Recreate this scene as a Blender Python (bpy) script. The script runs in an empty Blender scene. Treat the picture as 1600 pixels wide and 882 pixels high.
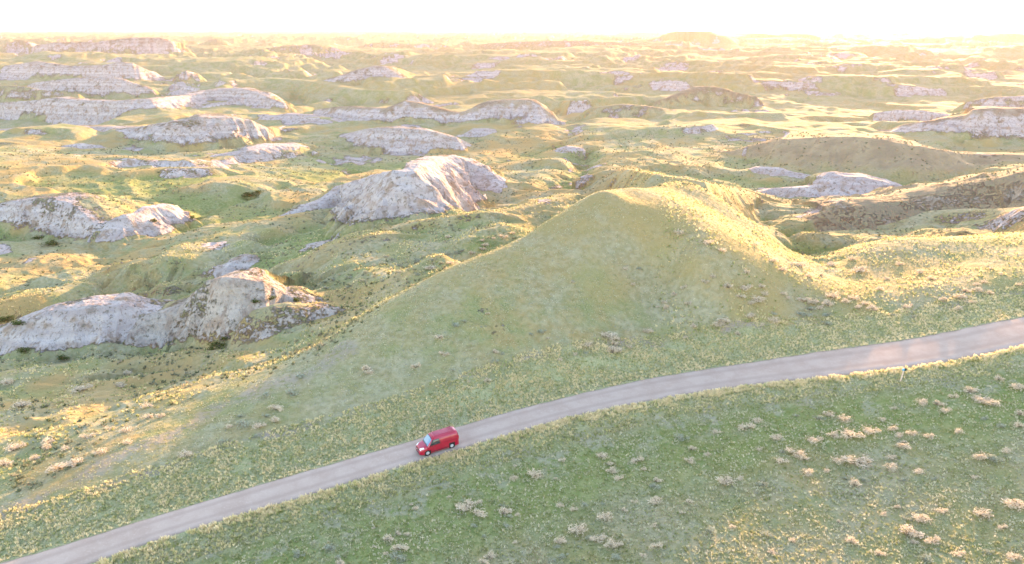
import bpy, math, random
import numpy as np
from mathutils import Vector, Matrix
random.seed(7); rng = np.random.default_rng(11)
S = bpy.context.scene; COL = S.collection
# ------------------------------------------------------------------ camera
F = 1067.0; ZS = 1.235; CH = 34.0 * ZS; HV = 46.0
PITCH = math.atan((441 - HV) / F)
cam = bpy.data.cameras.new('camera'); cam.lens = F / 1600 * 36; cam.sensor_width = 36
cam.clip_start = 0.5; cam.clip_end = 60000
camo = bpy.data.objects.new('camera', cam); COL.objects.link(camo)
camo.location = (0, 0, CH); camo.rotation_euler = (math.pi / 2 - PITCH, 0, 0); S.camera = camo
# ------------------------------------------------------------------ sky, sun, exposure
SUN_AZ = math.radians(29); SUN_EL = math.radians(7.2)
W = bpy.data.worlds.new('World'); S.world = W; W.use_nodes = True
nt = W.node_tree; bg = nt.nodes['Background']
sky = nt.nodes.new('ShaderNodeTexSky'); sky.sky_type = 'NISHITA'; sky.sun_disc = False
sky.sun_elevation = SUN_EL; sky.sun_rotation = SUN_AZ
sky.air_density = 1.0; sky.dust_density = 0.6; sky.ozone_density = 1.0
tint = nt.nodes.new('ShaderNodeMix'); tint.data_type = 'RGBA'; tint.blend_type = 'MULTIPLY'; tint.inputs[0].default_value = 1
tint.inputs[7].default_value = (1.07, .945, 1.0, 1); nt.links.new(sky.outputs[0], tint.inputs[6]); nt.links.new(tint.outputs[2], bg.inputs[0]); bg.inputs[1].default_value = 0.15
sl = bpy.data.lights.new('sun', 'SUN'); sl.energy = 2.9; sl.angle = math.radians(0.6); sl.color = (1.0, 0.55, 0.26)
so = bpy.data.objects.new('sun', sl); COL.objects.link(so)
sv = Vector((math.sin(SUN_AZ) * math.cos(SUN_EL), math.cos(SUN_AZ) * math.cos(SUN_EL), math.sin(SUN_EL)))
so.rotation_euler = sv.to_track_quat('Z', 'Y').to_euler(); so.location = sv * 500
S.view_settings.view_transform = 'Standard'; S.view_settings.look = 'None'
S.view_settings.gamma = 1; S.view_settings.use_curve_mapping = False
S.view_settings.exposure = 2.97
S.render.engine = 'CYCLES'; S.cycles.use_denoising = True; S.cycles.max_bounces = 5
S.cycles.diffuse_bounces = 3; S.cycles.volume_bounces = 1; S.cycles.transparent_max_bounces = 6
HAZE_D = 0.00005; HAZE_G = 0.36

# ------------------------------------------------------------------ helpers
cp, sp = math.cos(PITCH), math.sin(PITCH)
def ray(u, v):
    a = (u - 800) / F; b = (v - 441) / F           # right, down in picture units of the survey grid
    return np.array([a, cp - b * sp, -sp - b * cp])
def smooth(a, b, x):
    t = np.clip((x - a) / (b - a), 0, 1); return t * t * (3 - 2 * t)
def _hash(ix, iy, seed):
    h = (ix * 374761393 + iy * 668265263 + seed * 2147483647 * 3 + seed * 97) & 0xffffffff
    h = ((h ^ (h >> 13)) * 1274126177) & 0xffffffff
    return (h ^ (h >> 16)) & 0xffffffff
def noise(x, y, seed=0):
    ix = np.floor(x).astype(np.int64); iy = np.floor(y).astype(np.int64)
    fx = x - ix; fy = y - iy
    ux = fx * fx * fx * (fx * (fx * 6 - 15) + 10); uy = fy * fy * fy * (fy * (fy * 6 - 15) + 10)
    def g(i, j):
        a = _hash(ix + i, iy + j, seed) * (2 * np.pi / 4294967296.0)
        return np.cos(a) * (fx - i) + np.sin(a) * (fy - j)
    a = g(0, 0); b = g(1, 0); c = g(0, 1); d = g(1, 1)
    return 1.5 * ((a + (b - a) * ux) * (1 - uy) + (c + (d - c) * ux) * uy)
def fbm(x, y, n=4, seed=0, gain=0.5):
    s = 0; a = 1; t = 0
    for k in range(n):
        s = s + a * noise(x * 2 ** k + 17.3 * k, y * 2 ** k - 9.1 * k, seed + k); t += a; a *= gain
    return s / t
def ridged(x, y, n=3, seed=0):
    s = 0; a = 1; t = 0
    for k in range(n):
        s = s + a * (1 - 2 * np.abs(noise(x * 2 ** k + 5.3 * k, y * 2 ** k, seed + k))); t += a; a *= 0.5
    return s / t
# ------------------------------------------------------------------ the lie of the land: survey points (bearing, sight line, height)
CR = [(-150,870,-1.5),(0,806,-1.1),(68,774,-.9),(164,722,-.4),(257,682,0),(330,645,.4),(394,612,1),(440,598,1.4),(490,580,1.9),(540,545,3),(580,508,4.2),
 (620,474,5.3),(660,446,6.3),(700,422,7.4),(740,405,8.3),(780,391,9),(830,365,10),(870,338,11.6),(910,316,12.9),(945,299,14.2),(985,294,13.3),(1040,295,11.8),
 (1075,305,10.9),(1130,335,8.7),(1180,362,7.0),(1225,388,5.2),(1260,402,4.6),(1300,398,4.0),(1340,385,3.6),(1380,375,4),(1450,371,4.8),(1530,369,5.5),(1600,367,6.5),(1800,360,9)]
RD = [(-150,930,-1.6),(80,868,-1),(342,797,-.6),(605,712,0),(850,655,.4),(1060,601,1),(1321,567,2.4),(1532,533,4),(1600,518,4.7),(1800,470,6.5)]
CT = CR + RD + [(-200,1150,-1.5),(0,1000,-1.2),(400,1050,-1),(800,1050,-.6),(1200,1050,0),(1600,1050,.8),(2000,1000,1.5),(800,800,-.4),(400,900,-.8),(1200,750,.2),(1600,750,1.6),
 (1600,620,3),(1200,650,.9),(1900,650,4),(1900,500,7),
 (120,800,-.6),(342,740,-.2),(540,690,.3),(745,640,.7),(900,600,1.1),(1060,555,1.6),(1250,520,2.8),(1450,495,4),(1600,472,5.2),
 (960,430,6.9),(700,550,3.1),(830,480,5.6),(560,610,1.5),(850,430,7.4),(760,470,6.0),(1040,430,6.3),
 (1150,430,7.0),(985,308,13.2),(1025,350,11.2),(1090,395,9.2),(1220,447,5.4),(1290,458,4.6),(1250,470,4.2),(1100,480,4.4),(1350,470,4.0),(1400,430,4.0),(1450,450,5),(1600,440,6.2),(1350,420,3.8),(1300,430,3.9),(1500,400,5.2),(1600,410,6.6),
 (1380,366,-9),(1250,372,-7),(1300,350,-10),(1500,362,-7),(1600,358,-4),(1200,345,-9),(1150,320,-10),(1100,300,-11),(1000,285,-12),(940,285,-11),
 (600,430,-1.5),(650,400,-2),(560,470,-2.5),(520,500,-3),(500,535,-1.5),(700,380,-1),(750,375,1),(800,350,1),(640,430,-.5),(680,408,1.5),
 (500,385,-3),(588,357,-2),(623,343,-2),(746,329,-1),(851,308,-1),(900,312,0),
 (150,650,-4.5),(50,690,-3.6),(50,600,-7),(200,600,-6),(300,590,-6),(350,560,-7),(100,575,-9.5),(200,565,-10.5),(0,570,-11),(300,555,-11),(400,570,-4),(430,545,-4),(450,515,-6),(480,500,-4),
 (0,440,-13),(100,440,-13),(200,430,-13),(170,450,-13),(250,400,-12),(350,400,-10),(300,380,-11),(400,380,-9),(450,350,-10),(450,420,-6),(500,440,-4),(100,400,-14),(0,400,-14),
 (150,390,-14),(250,360,-13),(350,330,-13),(420,310,-13),(100,290,-9),(200,290,-10),(0,290,-8),(300,300,-11),(0,260,-8),(200,265,-9),(400,270,-13),(500,280,-14),(300,255,-14),
 (450,255,-15),(100,245,-13),(200,240,-15),(0,220,-12),(600,245,-17),(700,245,-17),(800,230,-17),(750,285,-14),(850,265,-15),(900,250,-15),(1000,240,-13),
 (1000,262,-12),(1100,255,-13),(1200,240,-14),(1100,200,-13),(900,200,-17),(1300,240,-14),(1450,260,-14),(1580,260,-10),(1180,310,-13),(1350,300,-12)]
for u in (-200, 0, 270, 540, 800, 1070, 1330, 1600, 1800):
    for v, z in ((200, -16), (150, -16), (110, -13), (85, -9), (70, -5), (60, -1), (54, 2)): CT.append((u, v, z))
def pt(u, v, z):
    d = ray(u, v); t = (z * ZS - CH) / d[2]; return d[0] * t, d[1] * t
def q_of(x, y):
    r = np.sqrt(x * x + y * y); return np.clip(np.arctan2(x, y), -0.85, 0.85), np.log(np.clip(r, 24, 4500))
cx = [pt(*c) for c in CT]; cz = [c[2] * ZS for c in CT]
for u, D, z in ((960,120,1),(960,150,-8),(1040,125,-1),(1100,120,-2),(1160,115,-2),(860,120,-1),(900,120,0),(900,160,-9),(800,150,-8)):
    a = math.atan2(*ray(u, 300)[:2]); cx.append((D * ZS * math.sin(a), D * ZS * math.cos(a))); cz.append(z * ZS)
for u, v, z in CR:
    if 690 < u < 1240:
        x0, y0 = pt(u, v, z); D = math.hypot(x0, y0); a = math.atan2(x0, y0)
        for f_, dz_ in ((1.13, 1.6), (1.32, 4.0)):
            if not (870 < u < 1110 and f_ > 1.2): cx.append((D * f_ * math.sin(a), D * f_ * math.cos(a))); cz.append(CH - (CH - z * ZS) * f_ - dz_)
cx = np.array(cx); cz = np.array(cz, float)
qa, ql = q_of(cx[:, 0], cx[:, 1])
def ker(a, b):
    r2 = a * a + b * b; return 0.5 * r2 * np.log(r2 + 1e-12)
n = len(cz); A = np.zeros((n + 3, n + 3))
A[:n, :n] = ker(qa[:, None] - qa[None], ql[:, None] - ql[None]) + np.eye(n) * 6e-5
A[:n, n] = 1; A[:n, n + 1] = qa; A[:n, n + 2] = ql; A[n:, :n] = A[:n, n:].T
wts = np.linalg.solve(A, np.concatenate([cz, [0, 0, 0]]))
def rbf(x, y):
    a, l = q_of(x, y); s = wts[n] + wts[n + 1] * a + wts[n + 2] * l
    for i in range(n): s = s + wts[i] * ker(a - qa[i], l - ql[i])
    return s
# base table over bearing x log distance, then bilinear lookups
TA = np.linspace(-0.86, 0.86, 500); TL = np.linspace(math.log(24), math.log(4500), 900)
gx, gl = np.meshgrid(TA, TL); TB = rbf(np.exp(gl) * np.sin(gx), np.exp(gl) * np.cos(gx))
def base(x, y):
    a, l = q_of(x, y)
    i = np.clip((a - TA[0]) / (TA[1] - TA[0]), 0, 498.999); j = np.clip((l - TL[0]) / (TL[1] - TL[0]), 0, 898.999)
    i0 = i.astype(int) if isinstance(i, np.ndarray) else int(i); j0 = j.astype(int) if isinstance(j, np.ndarray) else int(j)
    fi = i - i0; fj = j - j0
    return (TB[j0, i0] * (1 - fi) + TB[j0, i0 + 1] * fi) * (1 - fj) + (TB[j0 + 1, i0] * (1 - fi) + TB[j0 + 1, i0 + 1] * fi) * fj
def hit(u, v, hf, tmax=9000, t0=20):
    d = ray(u, v); d = d / math.hypot(d[0], d[1])
    ts = np.exp(np.linspace(math.log(t0), math.log(tmax), 3000))
    g = CH + d[2] * ts - hf(d[0] * ts, d[1] * ts)
    k = np.argmax(g < 0)
    if g[k] >= 0: k = len(ts) - 1
    t = ts[k] if k == 0 else ts[k - 1] + (ts[k] - ts[k - 1]) * g[k - 1] / (g[k - 1] - g[k] + 1e-9)
    return d[0] * t, d[1] * t, CH + d[2] * t
# ------------------------------------------------------------------ ground grid: rings round the viewpoint, 360 degrees
rs = [0.0, 8.0, 14.0, 19.0]; r = 23.0
while r < 14000: rs.append(r); r += max(0.2, 0.24 * r * r / 41000)
R = np.array(rs)
NA = 1250; dense = np.linspace(-0.80, 0.80, NA); side = np.linspace(0.80, 2 * math.pi - 0.80, 62)[1:-1]
AZ = np.concatenate([dense, side]); NR, NC = len(R), len(AZ)
aa, rr = np.meshgrid(AZ, R); X = rr * np.sin(aa); Y = rr * np.cos(aa)
azs = (aa + np.pi) % (2 * np.pi) - np.pi
B = base(X, Y); back = smooth(1.2, 2.6, np.abs(azs)); B = B * (1 - back)
print('grid', X.shape)
# crest distance by bearing: inside it lies the smooth grass apron, beyond it the broken badland
ca = np.array([math.atan2(*pt(*c)) for c in CR]); cr = np.array([math.hypot(*pt(*c)) for c in CR])
def beyond(x, y, k=1.25):
    a = np.arctan2(x, y); rc = np.interp(a, ca, cr); return smooth(1.0, k, np.sqrt(x * x + y * y) / rc)
BEY = beyond(X, Y)
H = B.copy(); CLAY = np.zeros_like(H); CAP = np.zeros_like(H); RUS_SUN = np.zeros_like(H); TAN = np.zeros_like(H)
# rolling relief
def relief(x, y, bey, r):
    far = smooth(350, 1500, r); vfar = smooth(1500, 6000, r)
    wx = x + 14 * noise(x / 60, y / 60, 3); wy = y + 14 * noise(x / 60, y / 60, 4)
    h = bey * (2.4 * fbm(wx / 46, wy / 46, 4, 10) + 1.3 * ridged(wx / 21, wy / 15, 3, 20) * smooth(600, 200, r))
    wx = x + 120 * noise(x / 500, y / 500, 5); wy = y + 120 * noise(x / 500, y / 500, 6)
    h = h + smooth(200, 700, r) * (5.0 * fbm(wx / 170, wy / 120, 5, 30) + 2.2 * ridged(wx / 60, wy / 60, 3, 35))
    n1 = fbm(wx / 95, wy / 65, 4, 310); h = h + bey * 2.6 * (smooth(-.03, .07, n1) - .6) * smooth(90, 180, r)
    n2 = fbm(wx / 360 + 3, wy / 260, 5, 320); h = h + smooth(280, 600, r) * 8 * (smooth(-.02, .05, n2) + .8 * smooth(.12, .18, n2) - .9)
    n3 = fbm(x / 1100, y / 800, 5, 330); h = h + smooth(900, 2000, r) * 12 * (smooth(.0, .05, n3) - .5)
    h = h + far * 9 * fbm(wx / 520, wy / 330, 4, 40) + vfar * 5 * fbm(x / 2600, y / 1500, 3, 50)
    h = h + (1 - bey) * (0.22 * fbm(x / 9, y / 9, 3, 60) + 0.05 * fbm(x / 1.6, y / 1.6, 2, 66))
    h = h + bey * smooth(300, 150, r) * 0.10 * fbm(x / 2.2, y / 2.2, 3, 70)
    return h
REL = relief(X, Y, BEY, rr); H += REL * (1 - back * 0.7)
B2 = H.copy()
def ridge(pts, slope=0.75, far=2.0, clay=0.8, flute=0.36, lam=7.0, cap=0.0, top=0.12, power=1.25, white=0.0, rus_sun=0.0, minfar=9, tan=0.0):
    """A hill or scarp: crest points (bearing, sight line of crest, sight line of foot)."""
    global H
    P = []
    for u, vc, vb in pts:
        az0 = math.atan2(*ray(u, vb)[:2]); lip = np.interp(u, [c[0] for c in CR], [c[1] for c in CR])
        bx, by, bz = hit(u, vb, base, t0=20 if vb > lip + 9 else float(np.interp(az0, ca, cr)) * 1.1); D = math.hypot(bx, by)
        dc = ray(u, vc); k = -dc[2] / math.hypot(dc[0], dc[1])
        x = (CH - bz - k * D) / (slope + k); x = max(x, 0.5)
        a = math.atan2(bx, by); Dc = D + x; P.append((Dc * math.sin(a), Dc * math.cos(a), CH - k * Dc, x))
    P = np.array(P); wid = P[:, 3].max() * 2.2 * max(1, far) + 12
    m = (X > P[:, 0].min() - wid) & (X < P[:, 0].max() + wid) & (Y > P[:, 1].min() - wid) & (Y < P[:, 1].max() + wid)
    if not m.any(): return
    x = X[m]; y = Y[m]; best = np.full(x.shape, 1e9); sd = np.zeros_like(x); ss = np.zeros_like(x); zc = np.zeros_like(x); ww = np.zeros_like(x)
    acc = 0
    for i in range(len(P) - 1):
        ax, ay, az_, aw = P[i]; ex, ey = P[i + 1][0] - ax, P[i + 1][1] - ay; L2 = ex * ex + ey * ey; L = math.sqrt(L2)
        t = np.clip(((x - ax) * ex + (y - ay) * ey) / L2, 0, 1); dx = x - ax - t * ex; dy = y - ay - t * ey
        d = np.sqrt(dx * dx + dy * dy); b = d < best; rad = np.sqrt(x * x + y * y)
        near = (np.sqrt((ax + t * ex) ** 2 + (ay + t * ey) ** 2) > rad)
        best = np.where(b, d, best); sd = np.where(b, np.where(near, -1, 1), sd); ss = np.where(b, acc + t * L, ss)
        zc = np.where(b, az_ + t * (P[i + 1][2] - az_), zc); ww = np.where(b, aw + t * (P[i + 1][3] - aw), ww); acc += L
    lam = lam * max(1.0, (ww.mean() / 9.0) ** 0.6)
    fl = ridged(ss / lam + 0.35 * noise(x / lam, y / lam, 81), best / (lam * 5), 3, int(abs(P[0, 0]) * 7) % 997)
    side = np.maximum(ww * far, minfar)
    w = np.where(sd < 0, ww, side)
    t = best / w * (1 + flute * (0.55 - fl) * smooth(0.05, 0.5, best / w)) + 0.10 * fbm(x / (lam * 1.6), y / (lam * 1.6), 3, 90)
    t = np.clip((t - top) / (1.12 - top), 0, 1)
    Wt = np.where(t < 0.5, 1 - 0.5 * (2 * t) ** power, 0.5 * np.maximum(2 - 2 * t, 0) ** (1 / power * 1.25))
    bb = B2[m]; nh = bb + (zc + 0.25 * fbm(x / 9, y / 9, 3, 92) * np.minimum(ww / 8, 2) - bb) * Wt
    old = H[m]; on = nh > old; up = smooth(0.0, 0.6, nh - old)
    H[m] = np.where(on, nh, old)
    face = np.where(sd < 0, smooth(0.03, 0.42, Wt), smooth(0.78, 0.97, Wt) * 0.75)
    cval = clay * face * up * (1 if white else 1)
    CLAY[m] = np.maximum(CLAY[m] * (1 - up * 0.8), cval) + white * face * up * 0.6
    CAP[m] = np.maximum(CAP[m] * (1 - up), cap * up * smooth(0.72 if cap != .8 else .05, 0.92 if cap != .8 else .4, Wt + 0.25 * noise(ss / lam * 1.7, best / 7, 5)))
    RUS_SUN[m] = np.maximum(RUS_SUN[m], rus_sun * up * face); TAN[m] = np.maximum(TAN[m] * (1 - up), tan * up)
T = lambda s: [tuple(float(c) for c in p.split(',')) for p in s.split()]
# far buttes first, then nearer and nearer
ridge(T('1020,60,68 1045,53,69 1061,49,70 1103,49,70 1121,55,70 1140,60,69'), 0.5, 2.0, .25, cap=.3, top=.3, rus_sun=.5)
ridge(T('1150,58,64 1180,53,64 1268,54,64 1300,57,64'), 0.4, 2.0, .2, rus_sun=.3)
ridge(T('1480,58,63 1530,54,64 1600,53,64 1700,54,64'), 0.4, 2.0, .2, rus_sun=.3)
ridge(T('8,71,75 20,63,76 29,60,76 40,66,76 52,72,76'), 0.6, 2.0, .5, cap=.5)
ridge(T('55,71,80 95,66,82 153,66,82 190,61,82 218,58.6,82 252,59,82 272,71,82 292,76,81'), 0.6, 2.0, .8, cap=.7, lam=14)
ridge(T('318,68,72 333,61,73 347,61,73 360,69,72'), 0.6, 2.0, .4, cap=.6)
ridge(T('420,75,82 450,71,83 500,70,83 530,76,82'), 0.5, 2.0, .5, cap=.3, lam=14)
ridge(T('760,68,76 800,66,78 870,64,79 930,65,79 1000,67,78'), 0.4, 2.0, .5, cap=.3, lam=14)
ridge(T('660,86,92 690,83,93 740,82,93 800,84,92'), 0.4, 2.0, .3, cap=.5, lam=14)
ridge(T('20,102,117 61,96,119 112,103,120 163,102,121 190,97,121 211,99,121 235,110,119'), 0.7, 2.0, .95, cap=.5, lam=10)
ridge(T('58,129,141 119,122,143 163,121,144 190,123,144 218,132,143 238,137,142'), 0.7, 2.0, .95, cap=.3, lam=9)
ridge(T('279,116,119 292,110,120 309,114,119'), 0.7, 2.0, .9)
ridge(T('272,131,133 283,127,134 296,131,134'), 0.7, 2.0, 1, white=.6)
ridge(T('505,128,135 514,123,136 535,118,137 563,109,137 588,103,137 605,104,137 634,121,136 644,130,135'), 0.7, 2.0, .85, cap=.5, lam=9)
ridge(T('1030,157,162 1061,146,161 1089,136,159 1110,135,159 1131,139,158 1145,144,158 1180,151,157'), 0.6, 2.0, .5, cap=.9)
ridge(T('850,150,158 900,158,163 960,152,162 1000,150,160'), 0.35, 2.0, 0)
ridge(T('930,168,180 970,163,183 1010,166,184 1050,172,183'), 0.5, 2.0, .5, cap=.3)
ridge(T('1370,176,179 1400,172,181 1440,173,182 1490,180,184'), 0.5, 2.0, .9, white=.3)
ridge(T('1515,158,165 1550,152,166 1600,150,166 1700,150,166'), 0.5, 2.0, .7)
ridge(T('0,134,150 34,135,152 61,140,152 85,144,152 122,147,152'), 0.6, 2.0, .6, rus_sun=.3)
ridge(T('330,128,140 420,122,140 480,126,142 560,140,150 640,143,152'), 0.35, 2.0, 0)
ridge(T('-60,160,172 0,161,173 51,157.5,176 95,152,180 136,156,182 190,157.5,184 238,154,184 292,149,170 320,142,166 354,138,164 384,138,165 408,144,166 418,152,167 442,161,168'), 0.65, 2.0, .95, lam=8, cap=.2, top=.2)
ridge(T('500,170.6,184 528,167,188 546,166,192 577,168,198 605,169,200 634,158,201.5 655,160,202 676,165,202 704,174,202 718,176,203 739,169,205 764,158,206 799,155.5,206 830,155.5,207 844,163.5,207 858,174,206 873,188,205 880,199,202'), 0.85, 2.0, 1, lam=8, cap=1, flute=.4, top=.1)
ridge(T('1346,204,209 1391,202,217 1409,193.5,221 1444,188,227 1497,178,232 1507,169,234 1532,167,234 1600,169,230 1660,172,228 1760,175,228'), 0.75, 2.0, 1, lam=8, cap=1, flute=.4)
ridge(T('-60,205,214 0,202,212 61,197,212 146,197,215 204,199,222 231,197,228 258,193,236 292,186,243 320,181,243 360,180,240 391,185,237 420,200,230 430,215,227'), 0.7, 2.0, .85, lam=7, cap=.35, top=.25)
ridge(T('418,182,192 452,177,195 493,180,196 517,185,197 540,188,198'), 0.5, 2.0, 1, white=.4, flute=.1)
ridge(T('289,247,250 340,242,253 391,234,255 428,226,250 459,226,247 490,234,245 503,241,243'), 0.55, 2.0, 1, white=.8, top=.3)
ridge(T('94,236,240 105,227,241 129,224,242 153,227,242 180,239,243'), 0.7, 2.0, 1, white=.8, flute=.1)
ridge(T('542,209,222 570,202,232 595,199,240 630,199,242 658,201,242 683,206,242 711,213,240 728,221.5,236 742,230,234'), 0.75, 2.0, 1, lam=6, cap=.35, flute=.35)
ridge(T('722,211,220 739,202,223 760,202,224 774,216,225'), 0.6, 2.0, 1, white=.4, flute=.12)
ridge(T('860,235,238 885,228,239 905,231,240'), 0.6, 2.0, 1, white=.5)
ridge(T('1142,237,243 1174,227,250 1216,216,258 1258,214.5,268 1293,212,274 1339,213,278 1374,216,281 1409,225,282 1455,232,278 1497,239,270 1600,241,262 1700,241,262'), 0.5, 2.0, .25, cap=.8, rus_sun=.5, flute=.15, lam=12)
ridge(T('1142,238,242 1165,229,248 1190,223,252 1212,222,254'), 0.6, 2.0, .9, flute=.2)
ridge(T('1158,268,272 1181,261,276 1209,262,279 1237,269,281 1279,277,282'), 0.6, 2.0, 1, white=.7, flute=.4, lam=4)
ridge(T('1195,295,299 1237,292,310 1268,290,314 1293,281,315 1311,273,314 1339,274,312 1374,281,309 1409,292,307 1448,297,302'), 0.5, 2.0, 1, white=.6, flute=.12, top=.2)
ridge(T('922,273,296 945,266,298 976,263,298 1027,272,300 1094,284,306 1150,296,325'), 0.35, 1.5, .3, rus_sun=.6, flute=.3, lam=9)
ridge(T('1240,345,348 1286,329,362 1321,318,366 1356,312,366 1412,308,364 1480,290,360 1532,276,358 1600,258,356 1700,235,355'), 0.42, 2.0, .52, cap=.8, rus_sun=.3, flute=.35, lam=9)
ridge(T('1356,358,366 1409,346,368 1462,330,366 1515,327,364 1600,322,362 1700,315,360'), 0.5, 2.0, .42, rus_sun=.3, flute=.3, lam=8)
ridge(T('-60,326,350 0,320,350 7,317,352 34,311,356 68,307,362 109,303.6,372 133,310,378 150,325,383 165,345,387'), 0.8, 2.0, .8, lam=6, cap=0, top=.2, flute=.3)
ridge(T('129,358,380 150,349,386 184,343,388 204,334,384 221,331,376 238,321,367 265,317,356 279,321,345 286,331,340'), 0.6, .7, 1, white=.2, lam=6, flute=.5, top=.1)
ridge(T('-60,375,414 0,385,416 12,400,418'), 0.6, 2.0, 1, white=.4)
ridge(T('18,418,425 35,408,427 51,405,427 75,409,426 88,420,425'), 0.6, 2.0, 1, white=.4, flute=.1)
ridge(T('60,412,416 85,400,414 110,402,412'), 0.4, 2.0, .1, rus_sun=.5)
ridge(T('449,336,340 476,320,338 490,318,336 510,309,330 535,290,328 563,280,336 598,273,345 634,264,348 651,255,340 676,246,325 711,243,312 732,248,308 753,258,306 767,272,306 781,290,308 795,307,311'), 0.6, .9, .95, white=.25, lam=5, flute=.45, top=.15)
ridge(T('231,437,453 255,432,451 290,422,440 312,419,430'), 0.5, 2.0, .35, rus_sun=0, flute=.4, lam=4)
ridge(T('180,412,422 215,402,418 250,392,408 300,380,392'), 0.3, 2.0, .25, flute=.3, lam=5)
ridge(T('233,457,467 250,446,468 268,447,466'), 0.6, 2.0, .5)
ridge(T('330,420,436 360,412,430 385,400,418'), 0.4, 2.0, .45, lam=5)
ridge(T('-90,552,566 0,514,560 40,498,562 100,477,562 150,468,562 215,462,560 245,472,556 300,480,552'), 0.8, 1.3, 1, white=.15, lam=8, flute=.25, top=.25)
ridge(T('250,484,560 300,472,558 330,450,555 362,430,552 395,422,549 425,431,535 455,452,515 485,476,500'), 0.8, 1.6, .85, lam=6, flute=.35, top=.2, tan=1)
ridge(T('0,470,512 60,458,498 100,450,484 140,441,470 172,441,450'), 0.6, 2.0, 0, flute=.2)
ridge(T('190,408,424 225,398,445 262,392,458 300,398,446 330,410,432'), 0.35, 2.0, .25, flute=.6, lam=4)
ridge(T('345,548,553 374,511,553 398,489,552 435,478,538 459,475,528 490,479,510 520,486,500'), 0.7, 1.6, .6, lam=6, flute=.3, tan=1)
ridge(T('455,412,430 500,392,416 540,378,402 600,366,384'), 0.5, 2.0, .5, rus_sun=.2, flute=.25)
ridge(T('560,412,424 620,400,416 680,385,402 730,372,384'), 0.4, 2.0, .1, flute=.3)
ridge(T('400,352,362 440,340,354 480,332,346 530,325,338'), 0.3, 2, 0, flute=.4)
ridge(T('280,380,390 330,365,378 380,352,366 420,344,356'), 0.3, 2, .1, flute=.4)
ridge(T('560,372,384 600,360,372 640,350,362 700,340,352 760,332,345'), 0.4, 2, .35, flute=.3, rus_sun=.3)
ridge(T('800,330,338 850,316,326 900,305,315'), 0.35, 2, .2, rus_sun=.3)
ridge(T('300,292,302 340,282,294 380,278,292 420,284,296'), 0.35, 2, .1, rus_sun=.4)
ridge(T('200,268,276 260,262,272 330,262,272'), 0.3, 2, 0, rus_sun=.4)
ridge(T('0,250,262 50,246,258 110,250,262 160,262,270'), 0.3, 2, .1, rus_sun=.5)
ridge(T('780,262,270 830,250,264 870,248,266 900,254,268'), 0.4, 2, .2, rus_sun=.5)
ridge(T('980,205,214 1050,200,212 1120,205,214'), 0.3, 2, .2, rus_sun=.4)
ridge(T('1200,186,196 1280,180,192 1340,184,194'), 0.3, 2, .2, rus_sun=.5)
ridge(T('0,600,612 60,588,602 130,590,600'), 0.3, 2.0, 0)
ridge(T('130,580,590 220,566,584 290,552,580 340,553,575 400,566,580'), 0.35, 2.0, .0, rus_sun=.1)
_cm = smooth(.3, .7, CLAY) * smooth(900, 300, rr)
H += _cm * (0.12 * ridged(X / 6.5, Y / 6.5, 3, 301) + .10 * ridged(X / 1.9, Y / 1.9, 2, 305) - .25)
ridge(T('1235,346,352 1262,338,354 1290,328,356 1330,318,352 1370,311,346 1400,308,342'), 0.35, 1.4, 1, white=.5, flute=.3, lam=5)
ridge(T('1180,302,307 1200,296,303 1235,293,302 1268,291,301'), 0.4, 1.4, 1, white=.5, flute=.2)
ridge(T('1440,312,330 1470,306,326 1510,304,322'), 0.4, 1.2, .9, white=.2)
# gullies cut into the ground
def gully(pts, depth, width, clay=0.3):
    P = [hit(u, v, base) for u, v in pts]
    for i in range(len(P) - 1):
        (ax, ay, _), (bx, by, _) = P[i], P[i + 1]
        m = (X > min(ax, bx) - 4 * width) & (X < max(ax, bx) + 4 * width) & (Y > min(ay, by) - 4 * width) & (Y < max(ay, by) + 4 * width)
        if not m.any(): continue
        x = X[m]; y = Y[m]; ex, ey = bx - ax, by - ay; t = np.clip(((x - ax) * ex + (y - ay) * ey) / (ex * ex + ey * ey + 1e-9), 0, 1)
        d = np.hypot(x - ax - t * ex + width * .8 * noise(x / width / 3, y / width / 3, 41), y - ay - t * ey + width * .8 * noise(x / width / 3, y / width / 3, 42)) / width
        w = np.exp(-d ** 2 * 1.4) * (0.8 + .3 * ridged(x / width / 1.2, y / width / 1.2, 2, 44))
        tgt = B2[m] - depth * w
        H[m] = np.where(CLAY[m] < .3, np.minimum(H[m], np.maximum(tgt, H[m] - depth * w)), H[m]); CLAY[m] = np.maximum(CLAY[m], clay * smooth(.3, .7, w) * (1 - smooth(.8, 1, w)))
gully([(905, 238), (915, 255), (905, 275), (890, 292)], 5, 9, .5)
gully([(1270, 396), (1240, 374), (1200, 350), (1170, 325)], 2.5, 5, .2)
gully([(560, 262), (500, 285), (430, 300), (330, 318), (270, 352)], 2.2, 4)
gully([(240, 392), (180, 400), (110, 425), (0, 470)], 2.0, 5)
gully([(160, 410), (230, 425), (225, 450)], 1.5, 4)
gully([(880, 150), (870, 165), (900, 180), (890, 215), (830, 240)], 3, 12)
gully([(480, 240), (540, 258), (600, 262)], 2, 5)
gully([(1300, 250), (1400, 262), (1500, 255)], 2, 6)
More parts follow.
